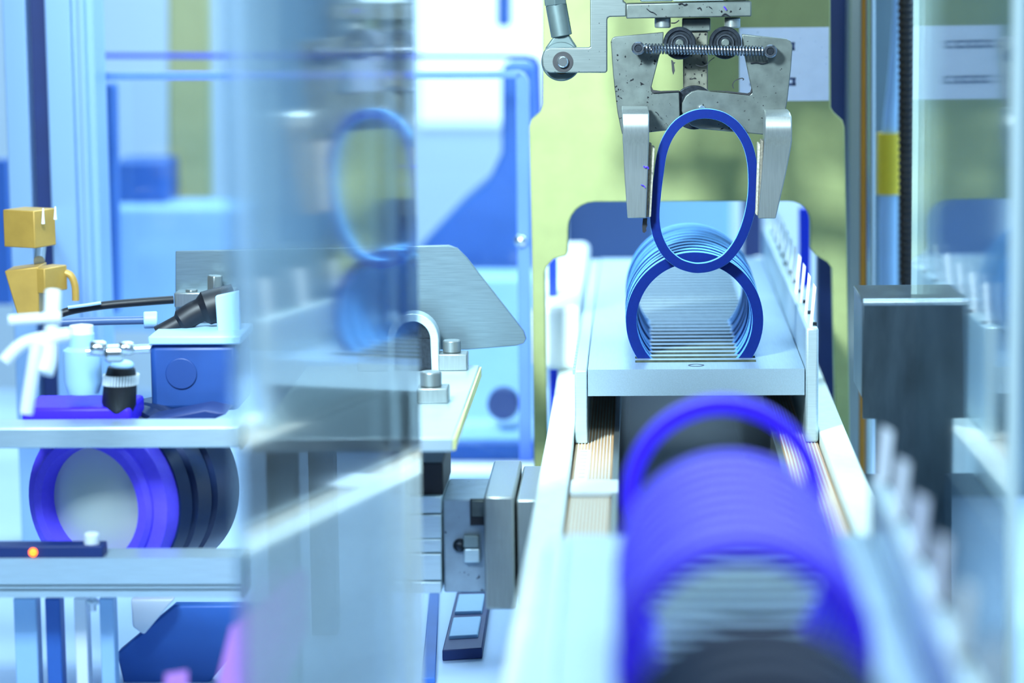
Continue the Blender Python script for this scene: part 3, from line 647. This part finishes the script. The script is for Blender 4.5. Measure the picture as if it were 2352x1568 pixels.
# ------------------------------------------------------------------ left feed unit
def rbox(cx, cy, Y, w, d, h, rz):
    c = W(cx, cy, Y); R_ = Matrix.Rotation(rz, 3, 'Z'); b = MB().box(-w/2, w/2, -d/2, d/2, -h/2, h/2); b.v = [R_ @ v + c for v in b.v]; return b
t = thing('sensor_block', 'yellow rectangular block with white drips on the profile post', 'block', W(66, 575, 6900))
obj('body', rbox(68, 522, 6900, 96, 84, 92, math.radians(-26)), BRASS, t, 3)
for x, y0, y1 in ((99, 478, 514), (127, 474, 504)):
    obj('drip', MB().tube([W(x, y0, 6852), W(x, (y0+y1)/2, 6850), W(x, y1, 6850)], [2, 3, 4.5], 8), WHITE, t)
obj('mount', MB().cyl(W(90, 600, 6940), W(100, 500, 7610), 14), STEEL_C, t)
t = thing('tapered_block', 'yellow tapered block below the rectangular yellow block', 'block', W(66, 720, 6880))
obj('body', MB().prism([(10,622),(88,612),(90,722),(40,724)], 6860, 6960), BRASS, t, 3)
obj('side', rbox(112, 640, 6900, 46, 90, 62, math.radians(-26)), BRASS, t, 3)
obj('hook', MB().tube(smooth_path([W(134, 624, 6930), W(160, 630, 6930), W(172, 655, 6930), W(174, 690, 6930)], 5), 9, 10), BRASS, t)
o = obj('black_cable', MB().tube(smooth_path([W(100, 735, 6700), W(160, 714, 6720), W(240, 701, 6740), W(330, 693, 6760), W(398, 688, 6780)], 6), 10, 12), BLACK); tag(o, 'black cable running into the small connector block', 'cable')
o = obj('cable_sleeve', MB().tube(smooth_path([W(156, 706, 6700), W(200, 700, 6708), W(232, 695, 6715)], 6), 4, 8), PALEBLUE); tag(o, 'thin pale sleeve lying along the black cable', 'sleeve')
t = thing('connector_block', 'small steel connector block with two bolts at the left end of the brushed plate', 'connector', W(450, 705, 6790))
obj('body', MB().pbox(400, 672, 476, 706, 6790, 6860), STEEL_C, t, 3)
for px, py0, py1 in ((440, 664, 676), (494, 632, 668)):
    a, b_ = W(px, py1, 6810), W(px, py0, 6810); obj('bolt', MB().cyl(a, b_, 20 if px > 450 else 16, n=6), STEEL_C, t, 3)
obj('bracket', MB().pbox(476, 666, 540, 706, 6790, 6860), STEEL_C, t, 3)
t = thing('air_hose', 'dark grey air hose with a clear collar below the black cable', 'hose', W(240, 740, 6500))
obj('hose', MB().tube(smooth_path([W(120, 742, 6450), W(200, 738, 6470), W(332, 735, 6500)], 6), 10, 12), mat('hose_grey', (70, 96, 136), 0, .35), t)
obj('collar', MB().cyl(W(330, 735, 6500), W(362, 734, 6505), 20), PALEBLUE, t, 3)
o = obj('black_elbow', MB().tube(smooth_path([W(362, 768, 6480), W(410, 742, 6490), W(460, 712, 6500), W(540, 690, 6520)], 6), [20]*7+[28]*6+[40]*6, 14), BLACK); tag(o, 'thick dark elbow hose rising above the motor', 'hose')
o = obj('pale_tab', MB().prism([(494,680),(548,668),(552,762),(500,772)], 6440, 6460), PALEBLUE, None, 3); tag(o, 'pale rectangular tab in front of the dark elbow', 'tab')
t = thing('feed_motor', 'navy feed motor with a round dial left of the clear pane', 'motor', W(440, 945, 6350))
obj('body', MB().pbox(345, 790, 548, 944, 6350, 6560), mat('motor_blue', (34, 72, 138), 0, .45, .15, 40), t, 14)
obj('top_cover', MB().pbox(340, 772, 552, 792, 6340, 6560), PALEBLUE, t, 4)
c = W(416, 858, 6346); obj('dial', MB().cyl(c, c+Vector((0, 12, 0)), 36, n=32), mat('dial_blue', (34, 66, 128), 0, .4), t, 2)
t = thing('air_regulator', 'pale cylindrical air regulator left of the knurled knob', 'regulator', W(190, 900, 6150))
c = W(192, 902, 6150); obj('bowl', MB().lathe(c, (0, 0, 1), [(0, 0), (0, 34), (26, 42), (96, 42), (104, 30), (132, 28), (134, 0)]), PALEBLUE, t)
obj('cap', MB().lathe(c+Vector((0, 0, 128)), (0, 0, 1), [(0, 0), (0, 26), (22, 26), (26, 0)]), WHITE, t)
t = thing('knurled_knob', 'dark knob with a bright knurled band', 'knob', W(276, 946, 6150))
c = W(272, 946, 6150); obj('knob', MB().lathe(c, (0.1, 0, 1), [(0, 0), (0, 30), (20, 38), (74, 36), (100, 30), (104, 0)]), BLACK, t)
kn = MB()
for i in range(36):
    q = 2*math.pi*i/36; p = c+Vector((7+38*math.cos(q), 38*math.sin(q), 62)); kn.cyl(p, p+Vector((2, 0, 22)), 2.4, n=6)
obj('knurl', kn, WHITE, t); obj('cap', MB().sphere(c+Vector((12, 0, 104)), 26, .5), PALEBLUE, t)
t = thing('white_fittings', 'blurred white pneumatic tee fitting in front of the regulator', 'fitting', W(90, 900, 5700))
def tb(pts, r, nm): obj(nm, MB().tube(smooth_path([W(x, y, Y) for x, y, Y in pts], 5), r, 14), WHITE, t)
tb([(122, 668, 5750), (121, 700, 5740), (118, 758, 5730)], 17, 'upright_port'); tb([(20, 736, 5700), (80, 732, 5710), (140, 728, 5720)], 11, 'side_port')
tb([(10, 830, 5650), (45, 795, 5660), (85, 780, 5670), (160, 768, 5690)], 14, 'elbow'); tb([(86, 790, 5640), (76, 850, 5630), (60, 950, 5620)], 14, 'drop_tube')
tb([(110, 790, 5660), (108, 830, 5650), (100, 856, 5640)], 21, 'body')
t = thing('silver_fittings', 'row of small bright metal couplings above the knurled knob', 'coupling', W(280, 815, 6050))
for i, (x, y, r) in enumerate(((225, 800, 17), (262, 812, 20), (290, 800, 15))):
    c = W(x, y, 6050); obj('coupling', MB().lathe(c-Vector((r, 0, 0)), (1, .15, 0), [(0, 0), (0, r*.8), (6, r), (2*r-6, r), (2*r, r*.8), (2*r, 0)]), CHROME, t)
obj('pipe', MB().cyl(W(200, 808, 6060), W(345, 800, 6060), 9), CHROME, t)
o = obj('purple_guide', MB().pbox(50, 936, 300, 986, 6120, 6300), PURPLE, None, 8); tag(o, 'purple plastic guide strip lying on the upper rail', 'guide')
o = obj('dark_guide', MB().prism([(330,968),(470,940),(520,950),(440,985),(330,985)], 6180, 6300), NAVY, None, 4); tag(o, 'dark wedge lying on the upper rail below the motor', 'wedge')
# rails
t = thing('upper_rail', 'pale upper cross rail in front of the purple drum', 'rail', W(200, 1034, 6000))
obj('rail', MB().pbox(-500, 982, 548, 1030, 6000, 6110), ALU, t, 4); obj('end_cap', MB().pbox(548, 980, 556, 1032, 5998, 6112), GREYP, t, 2)
t = thing('lower_rail', 'pale grooved lower cross rail below the purple drum', 'rail', W(200, 1374, 5900))
lr = MB()
for y0, y1, dd in ((1282, 1342, 0), (1342, 1347, 12), (1347, 1352, 0), (1352, 1357, 12), (1357, 1372, 0)): lr.pbox(-500, y0, 552, y1, 5900+dd, 6000)
obj('rail', lr, ALU, t, 0); obj('end_cap', MB().pbox(552, 1281, 560, 1373, 5898, 6002), GREYP, t, 2)
# drum
c = W(205, 1160, 6160); ax = Vector((math.sin(math.radians(24)), math.cos(math.radians(24)), 0))
t = thing('purple_drum', 'purple and black ribbed drum between the two left rails', 'drum', c-Vector((0, 0, 190)))
obj('body', MB().lathe(c+ax*70, ax, [(0, 60), (0, 196), (40, 200), (46, 188), (60, 188), (66, 200), (120, 200), (126, 188), (140, 188), (146, 200), (240, 198), (244, 0)], 64), mat('dark_drum', (20, 42, 84), 0.1, .35), t)
obj('purple_rim', MB().lathe(c, ax, [(60, 122), (0, 130), (0, 150), (12, 158), (20, 158), (30, 186), (78, 192), (80, 120)], 64), PURPLE_E, t)
obj('hub_dish', MB().lathe(c+ax*30, ax, [(-20, 0), (-18, 40), (0, 90), (12, 126), (20, 126), (24, 0)], 48), mat('cream_hub', (214, 222, 210), 0, .5), t)
t = thing('sensor_strip', 'navy sensor strip with a lit orange indicator on the lower rail', 'sensor', W(90, 1284, 5890))
obj('body', MB().pbox(-200, 1254, 236, 1283, 5905, 5960), NAVY, t, 3)
obj('indicator', MB().sphere(W(76, 1268, 5902), 9), LED, t)
o = obj('white_stop', MB().cyl(W(211, 1256, 5930), W(211, 1222, 5930), 17), WHITE, None, 5); tag(o, 'small round white stop standing on the navy sensor strip', 'stop')
# legs below the lower rail
for x0, x1, m_, lab in ((40, 92, PALEBLUE, 'pale leg at the far left below the lower rail'), (112, 146, MIDBLUE, 'dark blue leg below the lower rail'), (178, 206, WHITE, 'white leg below the lower rail'), (236, 268, PALEBLUE, 'pale blue leg right of the white leg below the lower rail')):
    b_ = MB().pbox(x0, 1374, x1, 1900, 6010, 6060); lo = min(v.z for v in b_.v)
    b_.v = [Vector((v.x, v.y, TABZ)) if abs(v.z-lo) < 1 else v for v in b_.v]
    o = obj('support_leg', b_, m_, None, 3); tag(o, lab, 'leg', 'legs under the lower rail')
t = thing('levelling_bolt', 'small chrome bolt under the lower rail', 'bolt', W(213, 1400, 5940))
obj('shank', MB().cyl(W(213, 1373, 5940), W(213, 1402, 5940), 8), CHROME, t); obj('head', MB().cyl(W(213, 1376, 5940), W(213, 1388, 5940), 15, n=6), CHROME, t, 2)
o = obj('leaning_panel', MB().prism([(400,1390),(620,1390),(480,1568),(430,1640),(300,1640),(268,1500)], 6200, 6240), MIDBLUE, None, 5); tag(o, 'blue panel leaning below the right end of the lower rail', 'panel')
o = obj('white_wedge', MB().prism([(300,1376),(400,1376),(330,1458),(304,1440)], 6150, 6190), WHITE, None, 5); tag(o, 'bright white wedge under the lower rail', 'wedge')
o = obj('pink_sheet', MB().prism([(690,1300),(708,1330),(704,1450),(660,1560),(640,2050),(500,2050),(500,1560),(530,1440),(610,1380)], 4900, 4904), PINK); tag(o, 'flat pink sheet at the bottom behind the left pane', 'film')  # flat opaque pink shape, set upright
o = obj('pink_sheet', MB().prism([(380,1548),(430,1540),(440,2050),(350,2050)], 4890, 4894), PINK); tag(o, 'small flat pink sheet at the bottom edge below the lower rail', 'film')
for o in bpy.data.objects:
    if '_piv' in o: del o['_piv']
